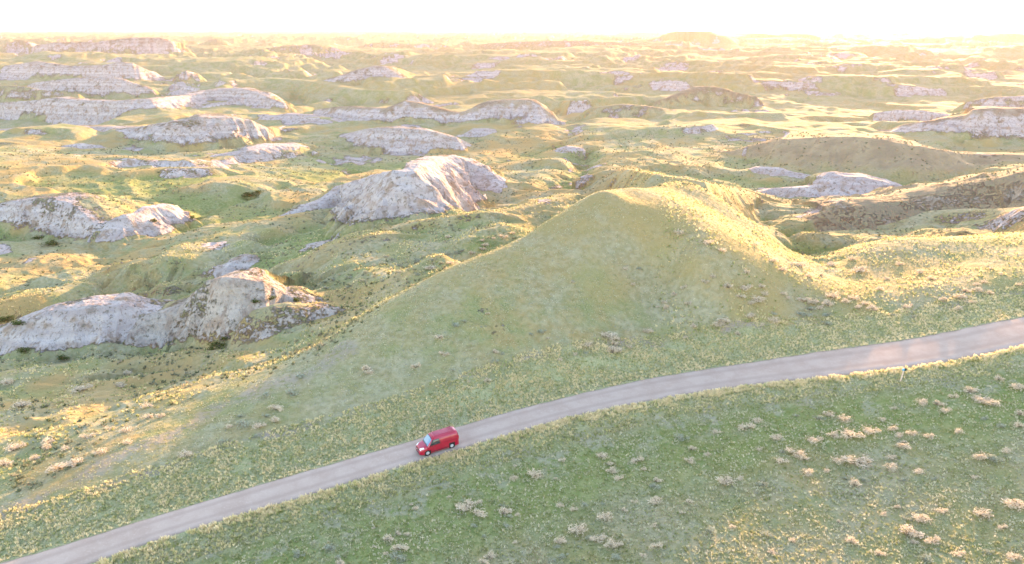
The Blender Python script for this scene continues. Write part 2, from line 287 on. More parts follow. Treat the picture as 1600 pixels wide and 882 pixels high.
# ------------------------------------------------------------------ road: edges surveyed, laid on the ground
FE = [(-150,922),(24,882),(205,821),(342,779),(458,744),(544,719),(595,705),(646,690),(718,667),(800,643),(869,626),(937,608),(1040,588),(1181,566),(1321,548),(1427,534),(1532,515),(1600,503),(1800,462)]
NE = [(-150,988),(133,882),(205,854),(342,813),(390,799),(486,772),(544,754),(609,733),(664,717),(732,697),(800,677),(869,656),(937,640),(1060,617),(1145,602),(1286,588),(1391,575),(1462,563),(1532,551),(1600,532),(1800,486)]
def dens(pl, n=260):
    P = np.array([hit(u, v, base)[:2] for u, v in pl]); s = np.concatenate([[0], np.cumsum(np.hypot(*np.diff(P, axis=0).T))])
    t = np.linspace(0, s[-1], n); Q = np.stack([np.interp(t, s, P[:, 0]), np.interp(t, s, P[:, 1])], 1)
    for _ in range(60): Q[1:-1] = 0.25 * Q[:-2] + 0.5 * Q[1:-1] + 0.25 * Q[2:]
    return Q
FQ, NQ = dens(FE), dens(NE)
mid = (FQ + NQ) / 2; wid = np.hypot(*(FQ - NQ).T) * 1.2
e0, e1 = mid[0] - mid[12], mid[-1] - mid[-12]                        # run the road on past both ends
def extend(M, e, nstep, first):
    st = e / np.linalg.norm(e) * 1.5; E = np.array([M + st * k for k in range(1, nstep)]); return E[::-1] if first else E
mid = np.concatenate([extend(mid[0], e0, 60, True), mid, extend(mid[-1], e1, 80, False)])
wid = np.concatenate([np.full(59, wid[5]), wid, np.full(79, wid[-5])])
for _ in range(40): wid[1:-1] = 0.25 * wid[:-2] + 0.5 * wid[1:-1] + 0.25 * wid[2:]
print('road width', wid.min(), wid.max(), 'at van', wid[150])
rz = base(mid[:, 0], mid[:, 1]) + 0.12
for _ in range(60): rz[1:-1] = 0.25 * rz[:-2] + 0.5 * rz[1:-1] + 0.25 * rz[2:]
# distance of every near ground point to the centre line
near = (rr < 190) & (np.abs(azs) < 1.6); xi = X[near]; yi = Y[near]
bd = np.full(xi.shape, 1e9); bh = np.zeros_like(xi); bz = np.zeros_like(xi); bsd = np.zeros_like(xi)
stp = 3
for i in range(0, len(mid) - stp, stp):
    ax, ay = mid[i]; ex, ey = mid[i + stp] - mid[i]; L2 = ex * ex + ey * ey
    t = np.clip(((xi - ax) * ex + (yi - ay) * ey) / L2, 0, 1); dx = xi - ax - t * ex; dy = yi - ay - t * ey; d = np.hypot(dx, dy)
    b = d < bd; bd = np.where(b, d, bd); bh = np.where(b, wid[i] / 2 + t * (wid[i + stp] - wid[i]) / 2, bh)
    bz = np.where(b, rz[i] + t * (rz[i + stp] - rz[i]), bz); bsd = np.where(b, np.sign(ex * dy - ey * dx), bsd)
ED = np.full_like(H, 99.0); SD = np.zeros_like(H); ED[near] = bd - bh; SD[near] = bsd     # distance beyond the road edge; +1 = hill side
ZR = np.zeros_like(H); ZR[near] = bz
k = smooth(5.0, 0.3, ED) * (ED < 90)
H = H * (1 - k) + (ZR - 0.02 - 0.10 * smooth(0, .5, ED) + .06 * fbm(X / 1.2, Y / 1.2, 2, 95) * smooth(.2, 1, ED)) * k
H = np.where(ED < 0.15, ZR - 0.10, H)
# slope of the finished ground
gr = np.gradient(H, axis=0) / np.gradient(rr, axis=0)
ga = np.zeros_like(H); ga[1:] = np.gradient(H[1:], axis=1) / np.maximum(np.gradient(aa[1:], axis=1) * rr[1:], 1e-3)
SL = np.sqrt(gr * gr + ga * ga)
pch = fbm(X / 90, Y / 90, 3, 120)
auto = smooth(0.22, 0.5, SL + 0.35 * pch) * smooth(0.2, .4, pch + smooth(120, 500, rr) * .12) * BEY
CLAY = np.clip(np.maximum(CLAY, auto * smooth(110, 260, rr) * 0.9), 0, 1.6)
# local clay patches, bare soil, rust-coloured grass, and golden sunlight painted into the ground
def blob(u, v, ru, A, amt, asp=0.35, seed=1):
    x0, y0, _ = hit(u, v, base); D = math.hypot(x0, y0); x1, y1, _ = hit(u + ru, v, base); a = math.hypot(x1 - x0, y1 - y0)
    d0 = np.array([x0, y0]) / D; lx = (X - x0) * d0[1] - (Y - y0) * d0[0]; ly = (X - x0) * d0[0] + (Y - y0) * d0[1]
    q = (lx / a) ** 2 + (ly / (a * asp)) ** 2 + 0.8 * noise(X / a * 2.2, Y / a * 2.2, seed)
    A[:] = np.maximum(A, amt * smooth(1.3, 0.3, q))
for u, v, ru in ((800,240,70),(860,225,60),(760,262,60),(700,235,40),(880,165,40)): blob(u, v, ru, RUS_SUN, 1.0, 1.4)
for u, v, ru, am in ((60,640,130,.95), (210,600,110,.9), (110,725,70,.8), (330,575,60,.8), (100,275,150,.8), (250,290,80,.7), (1420,430,150,.5), (1130,370,70,.55), (1220,430,70,.5), (860,300,70,.8), (1150,120,200,.4), (700,130,200,.4)): blob(u, v, ru, RUS_SUN, am, 1.0, 7)  # sunlight painted as gold ground colour: left flat, saddle, flank, far bands
for u, v, ru in ((300,170,30),(110,183,30),(640,210,30),(1000,172,20),(960,185,25),(880,238,14),(890,248,18),(340,398,16),(365,420,22),(1270,345,16),(1240,362,16),(470,330,24),(765,300,30),
    (1300,346,20),(1530,262,26),(1385,100,24),(1560,155,30),(560,250,40),(640,240,40),(930,262,14),(260,345,18),(850,318,14),(500,372,14),(210,243,20),(60,75,20),(1100,148,30),(1430,178,30),(670,258,22),(830,175,20)): blob(u, v, ru, CLAY, .85, 1.2, int(u))
RUS_SUN = np.maximum(RUS_SUN, .75 * BEY * smooth(-.05, .25, fbm(X / 30, Y / 30, 4, 151)) * smooth(900, 300, rr))
RUS_SUN = np.maximum(RUS_SUN, .6 * (1 - BEY) * smooth(5, 15, B + 2.5 * fbm(X / 12, Y / 12, 3, 152)) * (X > -30))
BARE = np.zeros_like(H)
xs = np.array([pt(*c) for c in CR[:10]])
for i in range(len(xs) - 1):                                        # bare crumbling lip along the low spur
    ax, ay = xs[i]; ex, ey = xs[i + 1] - xs[i]; t = np.clip(((X - ax) * ex + (Y - ay) * ey) / (ex * ex + ey * ey), 0, 1)
    BARE = np.maximum(BARE, smooth(2.2, 0.2, np.hypot(X - ax - t * ex, Y - ay - t * ey) + 1.8 * noise(X / 4, Y / 4, 130)) * .55)
BARE = np.maximum(BARE, (SD > 0) * smooth(.9, .1, np.abs(ED - 6.6 + 1.2 * noise(X / 5, Y / 5, 131))) * smooth(-.1, .3, noise(X / 7, Y / 7, 132)) * .8)
VERG = np.where(SD > 0, smooth(7.0, 5.5, ED + .8 * noise(X / 3, Y / 3, 133)), smooth(4.0, 1.2, ED + .8 * noise(X / 3, Y / 3, 134))) * (ED < 90)
LUSH = (SD < 0) * smooth(2.5, 6, ED) * smooth(17, 10, ED + 2 * noise(X / 8, Y / 8, 141)) * (ED < 90)
SOIL = (SD < 0) * smooth(1.0, 3, ED) * smooth(10, 6, ED) * smooth(.02, .35, noise(X / 2.6, Y / 2.6, 142)) * (ED < 90) * .55 + (1 - BEY) * (SD < 0) * smooth(.15, .4, fbm(X / 7, Y / 7, 3, 143)) * .2
low = BEY * smooth(.6, -1.6, H - B) * smooth(600, 250, rr)                 # greener grass in the hollows
LUSH = np.maximum(LUSH, low * .9); RUS_SUN = RUS_SUN * (1 - .85 * low)
CLAY *= 1 - smooth(9, 5, ED) * (ED < 90)
# ------------------------------------------------------------------ mesh writer
def mesh_np(name, V, faces, attrs=None, nq=None, smooth_=True):
    me = bpy.data.meshes.new(name); V = np.asarray(V, np.float32); faces = np.asarray(faces, np.int32); k = faces.shape[1]
    me.vertices.add(len(V)); me.vertices.foreach_set('co', V.ravel()); me.loops.add(faces.size); me.loops.foreach_set('vertex_index', faces.ravel())
    me.polygons.add(len(faces)); me.polygons.foreach_set('loop_start', np.arange(0, faces.size, k, dtype=np.int32))
    try: me.polygons.foreach_set('loop_total', np.full(len(faces), k, np.int32))
    except Exception: pass
    me.polygons.foreach_set('use_smooth', np.full(len(faces), smooth_))
    for an, av in (attrs or {}).items():
        at = me.attributes.new(an, 'FLOAT', 'POINT'); at.data.foreach_set('value', np.asarray(av, np.float32).ravel())
    me.update(calc_edges=True); return me
def link(name, me, mat=None, parent=None, **props):
    o = bpy.data.objects.new(name, me); COL.objects.link(o)
    if mat and not me.materials: me.materials.append(mat)
    if parent: o.parent = parent
    for a, b in props.items(): o[a] = b
    return o
# ------------------------------------------------------------------ node material helpers
class NM:
    def __init__(s, name):
        s.m = bpy.data.materials.new(name); s.m.use_nodes = True; s.t = s.m.node_tree; s.b = s.t.nodes['Principled BSDF']; s.out = s.t.nodes['Material Output']
        s.b.inputs['Roughness'].default_value = 0.9; s.b.inputs['Specular IOR Level'].default_value = 0.05
    def n(s, typ, **kw):
        nd = s.t.nodes.new(typ)
        for a, b in kw.items(): setattr(nd, a, b)
        return nd
    def set(s, sock, v):
        if hasattr(v, 'links') or isinstance(v, bpy.types.NodeSocket): s.t.links.new(v, sock)
        else: sock.default_value = v
    def attr(s, name): return s.n('ShaderNodeAttribute', attribute_name=name).outputs['Fac']
    def pos(s): return s.n('ShaderNodeNewGeometry').outputs['Position']
    def noise(s, scale, detail=4, vec=None, rough=0.55, dist=0.0):
        nd = s.n('ShaderNodeTexNoise'); s.set(nd.inputs['Vector'], vec if vec is not None else s.pos()); nd.inputs['Scale'].default_value = scale
        nd.inputs['Detail'].default_value = detail; nd.inputs['Roughness'].default_value = rough; nd.inputs['Distortion'].default_value = dist; return nd.outputs['Fac']
    def mth(s, op, a, b=0.0, c=0.0, clamp=False):
        nd = s.n('ShaderNodeMath', operation=op, use_clamp=clamp); s.set(nd.inputs[0], a); s.set(nd.inputs[1], b); s.set(nd.inputs[2], c); return nd.outputs[0]
    def rng(s, x, a, b, c=0.0, d=1.0):
        nd = s.n('ShaderNodeMapRange', interpolation_type='SMOOTHSTEP'); s.set(nd.inputs[0], x)
        for i, q in enumerate((a, b, c, d)): nd.inputs[i + 1].default_value = q
        return nd.outputs[0]
    def mix(s, f, a, b, mode='MIX'):
        nd = s.n('ShaderNodeMix', data_type='RGBA', blend_type=mode); s.set(nd.inputs[0], f)
        for k, q in ((6, a), (7, b)): s.set(nd.inputs[k], q if not isinstance(q, tuple) else (*q, 1))
        return nd.outputs[2]
    def bump(s, h, st, dist, prev=None):
        nd = s.n('ShaderNodeBump'); nd.inputs['Strength'].default_value = st; nd.inputs['Distance'].default_value = dist; s.set(nd.inputs['Height'], h)
        if prev is not None: s.set(nd.inputs['Normal'], prev)
        return nd.outputs[0]
    def color(s, c): s.set(s.b.inputs['Base Color'], c if not isinstance(c, tuple) else (*c, 1)); return s
# ------------------------------------------------------------------ ground material
g = NM('prairie_ground')
n_big = g.noise(0.018, 4); n_mid = g.noise(0.12, 5); n_fine = g.noise(1.3, 5, rough=.65); n_xf = g.noise(5.5, 4, rough=.7)
sage = g.mix(g.rng(n_fine, .38, .62), (.275, .265, .14), (.385, .36, .225))
lush = g.mix(g.rng(n_xf, .4, .6), (.185, .22, .07), (.28, .30, .125))
straw = g.mix(g.rng(n_fine, .35, .65), (.29, .235, .10), (.40, .32, .15))
c = g.mix(g.mth('MULTIPLY', g.rng(n_mid, .40, .62), .75), sage, lush)
c = g.mix(g.mth('MULTIPLY', g.rng(n_big, .42, .62), g.rng(g.noise(.35, 5), .35, .65), clamp=True), c, straw)
c = g.mix(g.rng(g.noise(2.6, 4, rough=.7), .56, .72), c, (.19, .20, .145))
c = g.mix(g.mth('MULTIPLY', g.attr('rus_sun'), g.rng(n_mid, .25, .6)), c, (.42, .29, .12))  # one tint for russet grass and the painted golden sunlight
c = g.mix(g.mth('MULTIPLY', g.attr('lush'), .75), c, g.mix(g.rng(n_fine, .35, .65), (.155, .21, .05), (.25, .29, .10)))
c = g.mix(g.mth('MULTIPLY', g.attr('soil'), g.rng(n_fine, .36, .56)), c, (.37, .34, .26))
vg = g.mix(g.rng(n_xf, .42, .58), (.27, .31, .14), (.44, .41, .23))
c = g.mix(g.mth('MULTIPLY', g.attr('verge'), .8), c, vg)
c = g.mix(g.mth('MULTIPLY', g.attr('bare'), g.rng(n_fine, .35, .55)), c, (.34, .28, .24))
# clay: strata by height, crumbly
px = g.n('ShaderNodeSeparateXYZ'); g.set(px.inputs[0], g.pos())
zz = g.mth('ADD', px.outputs[2], g.mth('MULTIPLY', g.noise(.05, 3), 3.0)); cmb = g.n('ShaderNodeCombineXYZ'); g.set(cmb.inputs[2], zz)
st = g.noise(.5, 3, vec=cmb.outputs[0], rough=.6)
rv = g.n('ShaderNodeVectorMath', operation='MULTIPLY'); g.set(rv.inputs[0], g.pos()); rv.inputs[1].default_value = (1, 1, .12)
rill = g.noise(.55, 4, vec=rv.outputs[0], rough=.65, dist=.4); rill2 = g.noise(2.2, 3, vec=rv.outputs[0], rough=.6)
cl = g.mix(g.mth('MULTIPLY', g.rng(st, .36, .64), .8), (.41, .35, .315), (.58, .525, .48))
cl = g.mix(g.mth('MULTIPLY', g.attr('tan'), .4), cl, g.mix(g.rng(n_fine, .4, .6), (.25, .22, .13), (.40, .34, .24)))
cl = g.mix(g.rng(rill, .54, .66), cl, (.29, .24, .20))
cl = g.mix(g.rng(g.noise(.3, 4), .5, .7), cl, (.34, .26, .19))
cl = g.mix(g.rng(g.noise(1.2, 5, rough=.7), .54, .68), cl, (.17, .15, .11))
cf = g.rng(g.mth('ADD', g.mth('MULTIPLY', g.attr('clay'), .8), g.mth('ADD', g.mth('MULTIPLY', g.mth('SUBTRACT', n_fine, .5), 1.1), g.mth('MULTIPLY', g.mth('SUBTRACT', n_mid, .5), 1.3))), .40, .56)
c = g.mix(cf, c, cl)
c = g.mix(g.mth('MULTIPLY', g.attr('cap'), g.rng(n_fine, .3, .5)), c, g.mix(g.rng(n_mid, .35, .65), (.24, .185, .12), (.36, .30, .20)))
g.color(c)
rl = g.mth('MULTIPLY', g.mth('ADD', rill, g.mth('MULTIPLY', rill2, .35)), cf)
b = g.bump(rl, .7, 1.1); b = g.bump(n_xf, .55, .16, b); b = g.bump(n_fine, .7, .5, b); b = g.bump(g.noise(.35, 4), .5, 1.2, b)
g.set(g.b.inputs['Normal'], b)
idx = np.arange(NR * NC).reshape(NR, NC)
c0 = idx[1:-1]; c1 = np.roll(c0, -1, axis=1); d0 = idx[2:]; d1 = np.roll(d0, -1, axis=1)
quads = np.stack([c0, d0, d1, c1], -1).reshape(-1, 4)
tri0 = np.stack([np.full(NC, NC), idx[1], np.roll(idx[1], -1), np.full(NC, NC)], -1)   # centre handled with a plug vertex
V = np.stack([X, Y, H], -1).reshape(-1, 3)
V[:NC] = V[:NC]; ctr = np.array([[0, 0, H[1].mean()]])
quads = np.concatenate([quads, np.stack([idx[1], np.roll(idx[1], -1), np.roll(idx[0], -1), idx[0]], -1)[:, ::-1]])
ground = link('ground', mesh_np('ground', V, quads, dict(clay=CLAY, cap=CAP, rus_sun=RUS_SUN, bare=BARE, verge=VERG, tan=TAN, lush=LUSH, soil=SOIL)), g.m, kind='structure')
# lookup of finished ground
def hgt(x, y):
    x = np.asarray(x, float); y = np.asarray(y, float); r = np.hypot(x, y); a = np.arctan2(x, y)
    i = np.clip((a - dense[0]) / (dense[1] - dense[0]), 0, NA - 1.001); i0 = i.astype(int); fi = i - i0
    j0 = np.clip(np.searchsorted(R, r) - 1, 0, NR - 2); fj = (r - R[j0]) / (R[j0 + 1] - R[j0])
    return (H[j0, i0] * (1 - fi) + H[j0, i0 + 1] * fi) * (1 - fj) + (H[j0 + 1, i0] * (1 - fi) + H[j0 + 1, i0 + 1] * fi) * fj
def fld(A, x, y):
    r = np.hypot(x, y); a = np.arctan2(x, y); i = np.clip((a - dense[0]) / (dense[1] - dense[0]), 0, NA - 1).astype(int)
    return A[np.clip(np.searchsorted(R, r), 0, NR - 1), i]
# ------------------------------------------------------------------ road mesh
rm = NM('road_surface')
q = rm.attr('across'); n1 = rm.noise(.5, 4); n2 = rm.noise(6, 4, rough=.7)
rc = rm.mix(rm.rng(n1, .35, .65), (.42, .325, .255), (.47, .375, .30)); rc = rm.mix(rm.rng(n2, .5, .75), rc, (.53, .43, .35))
trk = rm.mth('ABSOLUTE', rm.mth('SUBTRACT', rm.mth('ABSOLUTE', q), .48))
rc = rm.mix(rm.mth('MULTIPLY', rm.rng(trk, .22, .02), .45), rc, (.345, .265, .21))
rc = rm.mix(rm.mth('MULTIPLY', rm.rng(rm.mth('ADD', rm.mth('ABSOLUTE', q), rm.mth('MULTIPLY', rm.noise(.8, 4), .25)), .98, 1.12), .7), rc, (.25, .21, .15))
rm.color(rc); rm.set(rm.b.inputs['Normal'], rm.bump(rm.noise(14, 3), .4, .03))
rm.b.inputs['Roughness'].default_value = 1; rm.b.inputs['Specular IOR Level'].default_value = 0
NX = 13; tn = np.gradient(mid, axis=0); tn /= np.linalg.norm(tn, axis=1)[:, None]; nn = np.stack([-tn[:, 1], tn[:, 0]], 1)
fr = np.linspace(-1, 1, NX); jit = 1 + .05 * noise(np.arange(len(mid)) / 3.1, np.zeros(len(mid)) + .3, 9)
RV = np.zeros((len(mid), NX, 3)); 
for k_, f_ in enumerate(fr):
    RV[:, k_, :2] = mid + nn * (f_ * (wid / 2 * jit + .05))[:, None]
    RV[:, k_, 2] = rz + .035 * (1 - f_ * f_) - .012 * np.exp(-((abs(f_) - .48) / .12) ** 2) - (.10 if abs(f_) == 1 else 0)
ri = np.arange(len(mid) * NX).reshape(len(mid), NX)
rq = np.stack([ri[:-1, :-1], ri[1:, :-1], ri[1:, 1:], ri[:-1, 1:]], -1).reshape(-1, 4)[:, ::-1]
link('road', mesh_np('road', RV.reshape(-1, 3), rq, dict(across=np.tile(fr, len(mid)))), rm.m, kind='structure')
# ------------------------------------------------------------------ haze: one closed box of even air round everything
hz = bpy.data.materials.new('haze_air'); hz.use_nodes = True; ht = hz.node_tree; ht.nodes.remove(ht.nodes['Principled BSDF'])
pv = ht.nodes.new('ShaderNodeVolumePrincipled'); pv.inputs['Density'].default_value = HAZE_D; pv.inputs['Anisotropy'].default_value = HAZE_G
pv.inputs['Color'].default_value = (1.0, .76, .72, 1); ht.links.new(pv.outputs[0], ht.nodes['Material Output'].inputs['Volume'])
zl, zh, e = float(H.min()) - 1, max(float(H.max()), CH) + 2, 16000
hv = [(x, y, z) for z in (zl, zh) for x, y in ((-e, -e), (e, -e), (e, e), (-e, e))]
link('haze', mesh_np('haze', hv, [(3, 2, 1, 0), (4, 5, 6, 7), (0, 1, 5, 4), (1, 2, 6, 5), (2, 3, 7, 6), (3, 0, 4, 7)], smooth_=False), hz, kind='stuff')
print('H range', H.min(), H.max())
#OBJECTS
# ------------------------------------------------------------------ vegetation that nobody could count
def leaf_mat(name, cols, trans=.35, attr='tone'):
    m = NM(name); a = m.attr(attr); r_ = m.n('ShaderNodeValToRGB'); m.set(r_.inputs[0], a); el = r_.color_ramp.elements
    for i, (p, c_) in enumerate(cols):
        e_ = el[i] if i < 2 else el.new(p)
        e_.position = p; e_.color = (*c_, 1)
    c_ = r_.outputs[0]; m.color(c_)
    t_ = m.n('ShaderNodeBsdfTranslucent'); m.set(t_.inputs[0], c_); mx = m.n('ShaderNodeMixShader'); mx.inputs[0].default_value = trans
    m.t.links.new(m.b.outputs[0], mx.inputs[1]); m.t.links.new(t_.outputs[0], mx.inputs[2]); m.t.links.new(mx.outputs[0], m.out.inputs['Surface']); return m.m
def tufts(name, x, y, size, tone, nb, mat, spread=.7, label=None, wide=.16, **props):
    n_ = len(x); z = hgt(x, y) - .02
    th = rng.uniform(0, 2 * np.pi, (n_, nb)); ln = rng.uniform(.5, 1.0, (n_, nb)) * size[:, None]; out = rng.uniform(.15, 1, (n_, nb)) * spread * size[:, None]
    bx = x[:, None] + .35 * out * np.cos(th); by = y[:, None] + .35 * out * np.sin(th)
    tx = x[:, None] + out * np.cos(th); ty = y[:, None] + out * np.sin(th)
    ph = rng.uniform(0, 2 * np.pi, (n_, nb)); w = wide * size[:, None] * rng.uniform(.6, 1.3, (n_, nb)); wx = w * np.cos(ph); wy = w * np.sin(ph)
    Z = z[:, None] + 0 * bx
    V_ = np.stack([np.stack([bx - wx, by - wy, Z], -1), np.stack([bx + wx, by + wy, Z], -1), np.stack([tx + wx * .45, ty + wy * .45, Z + ln], -1), np.stack([tx - wx * .45, ty - wy * .45, Z + ln * .93], -1)], 2).reshape(-1, 3)
    f_ = np.arange(n_ * nb * 4).reshape(-1, 4); tn_ = np.clip(np.repeat(tone, nb * 4) + np.repeat(rng.normal(0, .06, n_ * nb), 4), 0, 1)
    return link(name, mesh_np(name, V_, f_, dict(tone=tn_), smooth_=False), mat, kind='stuff', **props)
def scatter(n_, r0, r1, amax=.72, pw=1.0):
    r_ = (rng.uniform(r0 ** pw, r1 ** pw, n_)) ** (1 / pw); a_ = rng.uniform(-amax, amax, n_); return r_ * np.sin(a_), r_ * np.cos(a_)
MEADOW = leaf_mat('meadow_leaves', [(0, (.25, .28, .10)), (.35, (.40, .41, .20)), (.7, (.56, .55, .38)), (1, (.72, .66, .48))])
VERGE_M = leaf_mat('verge_straw', [(0, (.23, .26, .08)), (.35, (.40, .43, .18)), (.65, (.70, .62, .34)), (1, (.86, .74, .48))], .4)
SAGE_M = leaf_mat('sage_leaves', [(0, (.15, .18, .09)), (.5, (.27, .29, .19)), (1, (.46, .39, .27))])
x, y = scatter(210000, 36, 142, .79, pw=1.4)
ed = fld(ED, x, y); sd_ = fld(SD, x, y); by_ = fld(BEY, x, y)
p = noise(x / 5, y / 5, 201) * .5 + noise(x / 1.7, y / 1.7, 202) * .4
face_ = (sd_ > 0) & (ed > 6.5)
keep = (ed > .5) & (by_ < .6) & (fld(CLAY, x, y) < .4) & (rng.uniform(0, 1, len(x)) < np.where(face_, .45, .95) + p)
x, y, p, face_ = x[keep], y[keep], p[keep], face_[keep]
tn_ = np.clip(.46 + .4 * p + rng.normal(0, .27, len(x)), 0, 1)
tufts('meadow_grass', x, y, np.where(face_, .13, .19) * rng.uniform(.5, 1.35, len(x)), tn_, 7, MEADOW, label='short grey-green prairie grass in tufts on both sides of the road', category='grass')
# verge tufts, denser and straw coloured, thickest right at the road edge
i_ = rng.integers(0, len(mid) - 1, 62000); f_ = rng.uniform(0, 1, len(i_)); sgn = np.where(rng.uniform(0, 1, len(i_)) < .62, 1, -1)
edge = rng.uniform(0, 1, len(i_)); off = np.where(sgn > 0, .05 + 7.6 * edge, .05 + 3.8 * edge ** 1.6)
pos = mid[i_] + (mid[i_ + 1] - mid[i_]) * f_[:, None]; toh = np.sign(nn[i_, 1])      # +n points to the hill
pos = pos + nn[i_] * (toh * sgn * (wid[i_] / 2 + off))[:, None]
x, y = pos[:, 0], pos[:, 1]; ed = fld(ED, x, y); r_ = np.hypot(x, y); a_ = np.arctan2(x, y)
p = noise(x / 2.2, y / 2.2, 211)
keep = (ed > .08) & (np.abs(a_) < .79) & (r_ > 36) & (r_ < 205) & (rng.uniform(0, 1, len(x)) < .75 + p)
x, y, ed, p, sg = x[keep], y[keep], ed[keep], p[keep], sgn[keep]
tn_ = np.clip(.66 + .35 * p + rng.normal(0, .22, len(x)) + .34 * np.exp(-ed / np.where(sg > 0, .7, .9)) - np.where(sg < 0, .07 * ed, 0), 0, 1)
tufts('verge_grass', x, y, np.where((sg < 0) & (ed < 1.2), .36, .25) * rng.uniform(.45, 1.3, len(x)), tn_, 9, VERGE_M, label='straw-yellow grass tufts lining both edges of the gravel road', category='grass', wide=.13)
# low brush over the broken ground beyond the crest
x, y = scatter(52000, 45, 420, pw=.7)
cl_ = fld(CLAY, x, y); by_ = fld(BEY, x, y); p = noise(x / 16, y / 16, 221) * .7 + noise(x / 4, y / 4, 222) * .4
keep = (by_ > .05) & (cl_ < .55) & (rng.uniform(0, 1, len(x)) < .38 + 1.1 * p - cl_ * .5)
x, y, p = x[keep], y[keep], p[keep]; r_ = np.hypot(x, y)
tufts('brush_cover', x, y, rng.uniform(.16, .5, len(x)) * (1 + smooth(150, 400, r_) * .5), np.clip(.35 + .3 * p + rng.normal(0, .25, len(x)), 0, 1), 12, SAGE_M, spread=.9, wide=.2, label='low grey-green brush and grass covering the broken ground beyond the hill crest', category='brush')
x, y = scatter(70000, 70, 205, .79, pw=1.2)
by_ = fld(BEY, x, y); ed = fld(ED, x, y); p = noise(x / 6, y / 6, 231)
keep = (ed > 7) & (fld(SD, x, y) > 0) & (fld(CLAY, x, y) < .4) & ((np.arctan2(x, y) > .22) | (by_ > .4)) & (rng.uniform(0, 1, len(x)) < .5 + 1.2 * p)
x, y, p = x[keep], y[keep], p[keep]
tufts('slope_grass', x, y, rng.uniform(.14, .38, len(x)), np.clip(.45 + .3 * p + rng.normal(0, .22, len(x)), 0, 1), 8, VERGE_M, label='yellow-green grass tufts on the sunlit flanks of the hill and saddle', category='grass')
# ------------------------------------------------------------------ sagebrush clumps, each a thing of its own
DRY = leaf_mat('dry_sagebrush_twigs', [(0, (.42, .35, .24)), (.5, (.70, .60, .44)), (1, (.86, .77, .60))], .3)
GREY = leaf_mat('grey_green_sagebrush_leaves', [(0, (.20, .23, .14)), (.5, (.38, .41, .31)), (1, (.58, .57, .44))], .3)
GREEN = leaf_mat('green_bush_leaves', [(0, (.035, .06, .012)), (.5, (.07, .11, .025)), (1, (.15, .17, .04))], .3)
WOOD = NM('sagebrush_wood').color((.20, .155, .11)).m
def shrub_meshes(seed, nl, tall, leaf, loose):
    rg = np.random.default_rng(seed); nlb = rg.integers(5, 9); lobes = []
    for _ in range(nlb):
        a = rg.uniform(0, 2 * np.pi); d = rg.uniform(.05, .36); lobes.append((d * np.cos(a), d * np.sin(a) * .8, rg.uniform(.25, .75) * tall * (1 - .7 * d), rg.uniform(.11, .24)))
    L = np.array(lobes); k = rg.integers(0, nlb, nl); v = rg.normal(0, 1, (nl, 3)); v /= np.linalg.norm(v, axis=1)[:, None]
    c_ = L[k, :3] + v * (L[k, 3] * rg.uniform(.45, 1.1 + loose, nl))[:, None] * np.array([1, 1, .8]); c_[:, 2] = np.maximum(c_[:, 2], .02)
    u1 = rg.normal(0, 1, (nl, 3)) * np.array([1, 1, .5]) + np.array([0, 0, .25]); u1 /= np.linalg.norm(u1, axis=1)[:, None]; u2 = np.cross(u1, rg.normal(0, .7, (nl, 3)) + np.array([0, 0, 1.0])); u2 /= np.linalg.norm(u2, axis=1)[:, None]
    s_ = leaf * rg.uniform(.6, 1.4, nl)[:, None]
    V_ = np.stack([c_ - u1 * s_ - u2 * s_ * .3, c_ - u1 * s_ + u2 * s_ * .3, c_ + u1 * s_ + u2 * s_ * .32, c_ + u1 * s_ - u2 * s_ * .32], 1).reshape(-1, 3)
    tone = np.clip(.5 + rg.normal(0, .2, nl) + .5 * (L[k, 3] - .17), 0, 1)
    fol = mesh_np('foliage', V_, np.arange(nl * 4).reshape(-1, 4), dict(tone=np.repeat(tone, 4)), smooth_=False)
    bv, bf = [], []
    for lx, ly, lz, lr in lobes:
        for _ in range(4):
            e_ = np.array([lx, ly, lz]) + rg.normal(0, .09, 3); mid_ = e_ * .5 + rg.normal(0, .03, 3); pr = [np.zeros(3) - [0, 0, .05], mid_, e_]
            for q_, rad in zip(pr, (.012, .008, .003)):
                for j in range(3): bv.append(q_ + rad * np.array([math.cos(j * 2.094), math.sin(j * 2.094), 0]))
            b0 = len(bv) - 9
            for s1 in (0, 3):
                for j in range(3): bf.append((b0 + s1 + j, b0 + s1 + (j + 1) % 3, b0 + s1 + 3 + (j + 1) % 3, b0 + s1 + 3 + j))
    return fol, mesh_np('branches', np.array(bv), bf, smooth_=False)
PROT = {}
for key, mat, tall, leaf, loose in (('tan', DRY, .46, .042, .25), ('grey', GREY, .42, .04, .15), ('green', GREEN, .55, .045, .15)):
    PROT[key] = []
    for s_ in range(6 if key == 'tan' else 4):
        f_, b_ = shrub_meshes(s_ * 13 + len(key), 330, tall, leaf, loose); f_.materials.append(mat); b_.materials.append(WOOD); PROT[key].append((f_, b_))
def crop(s, ox, oy, k, col='tan'):
    return [(ox + float(a) / k, oy + float(b) / k, float(c) / k, col) for a, b, c in (q.split(',') for q in s.split())]
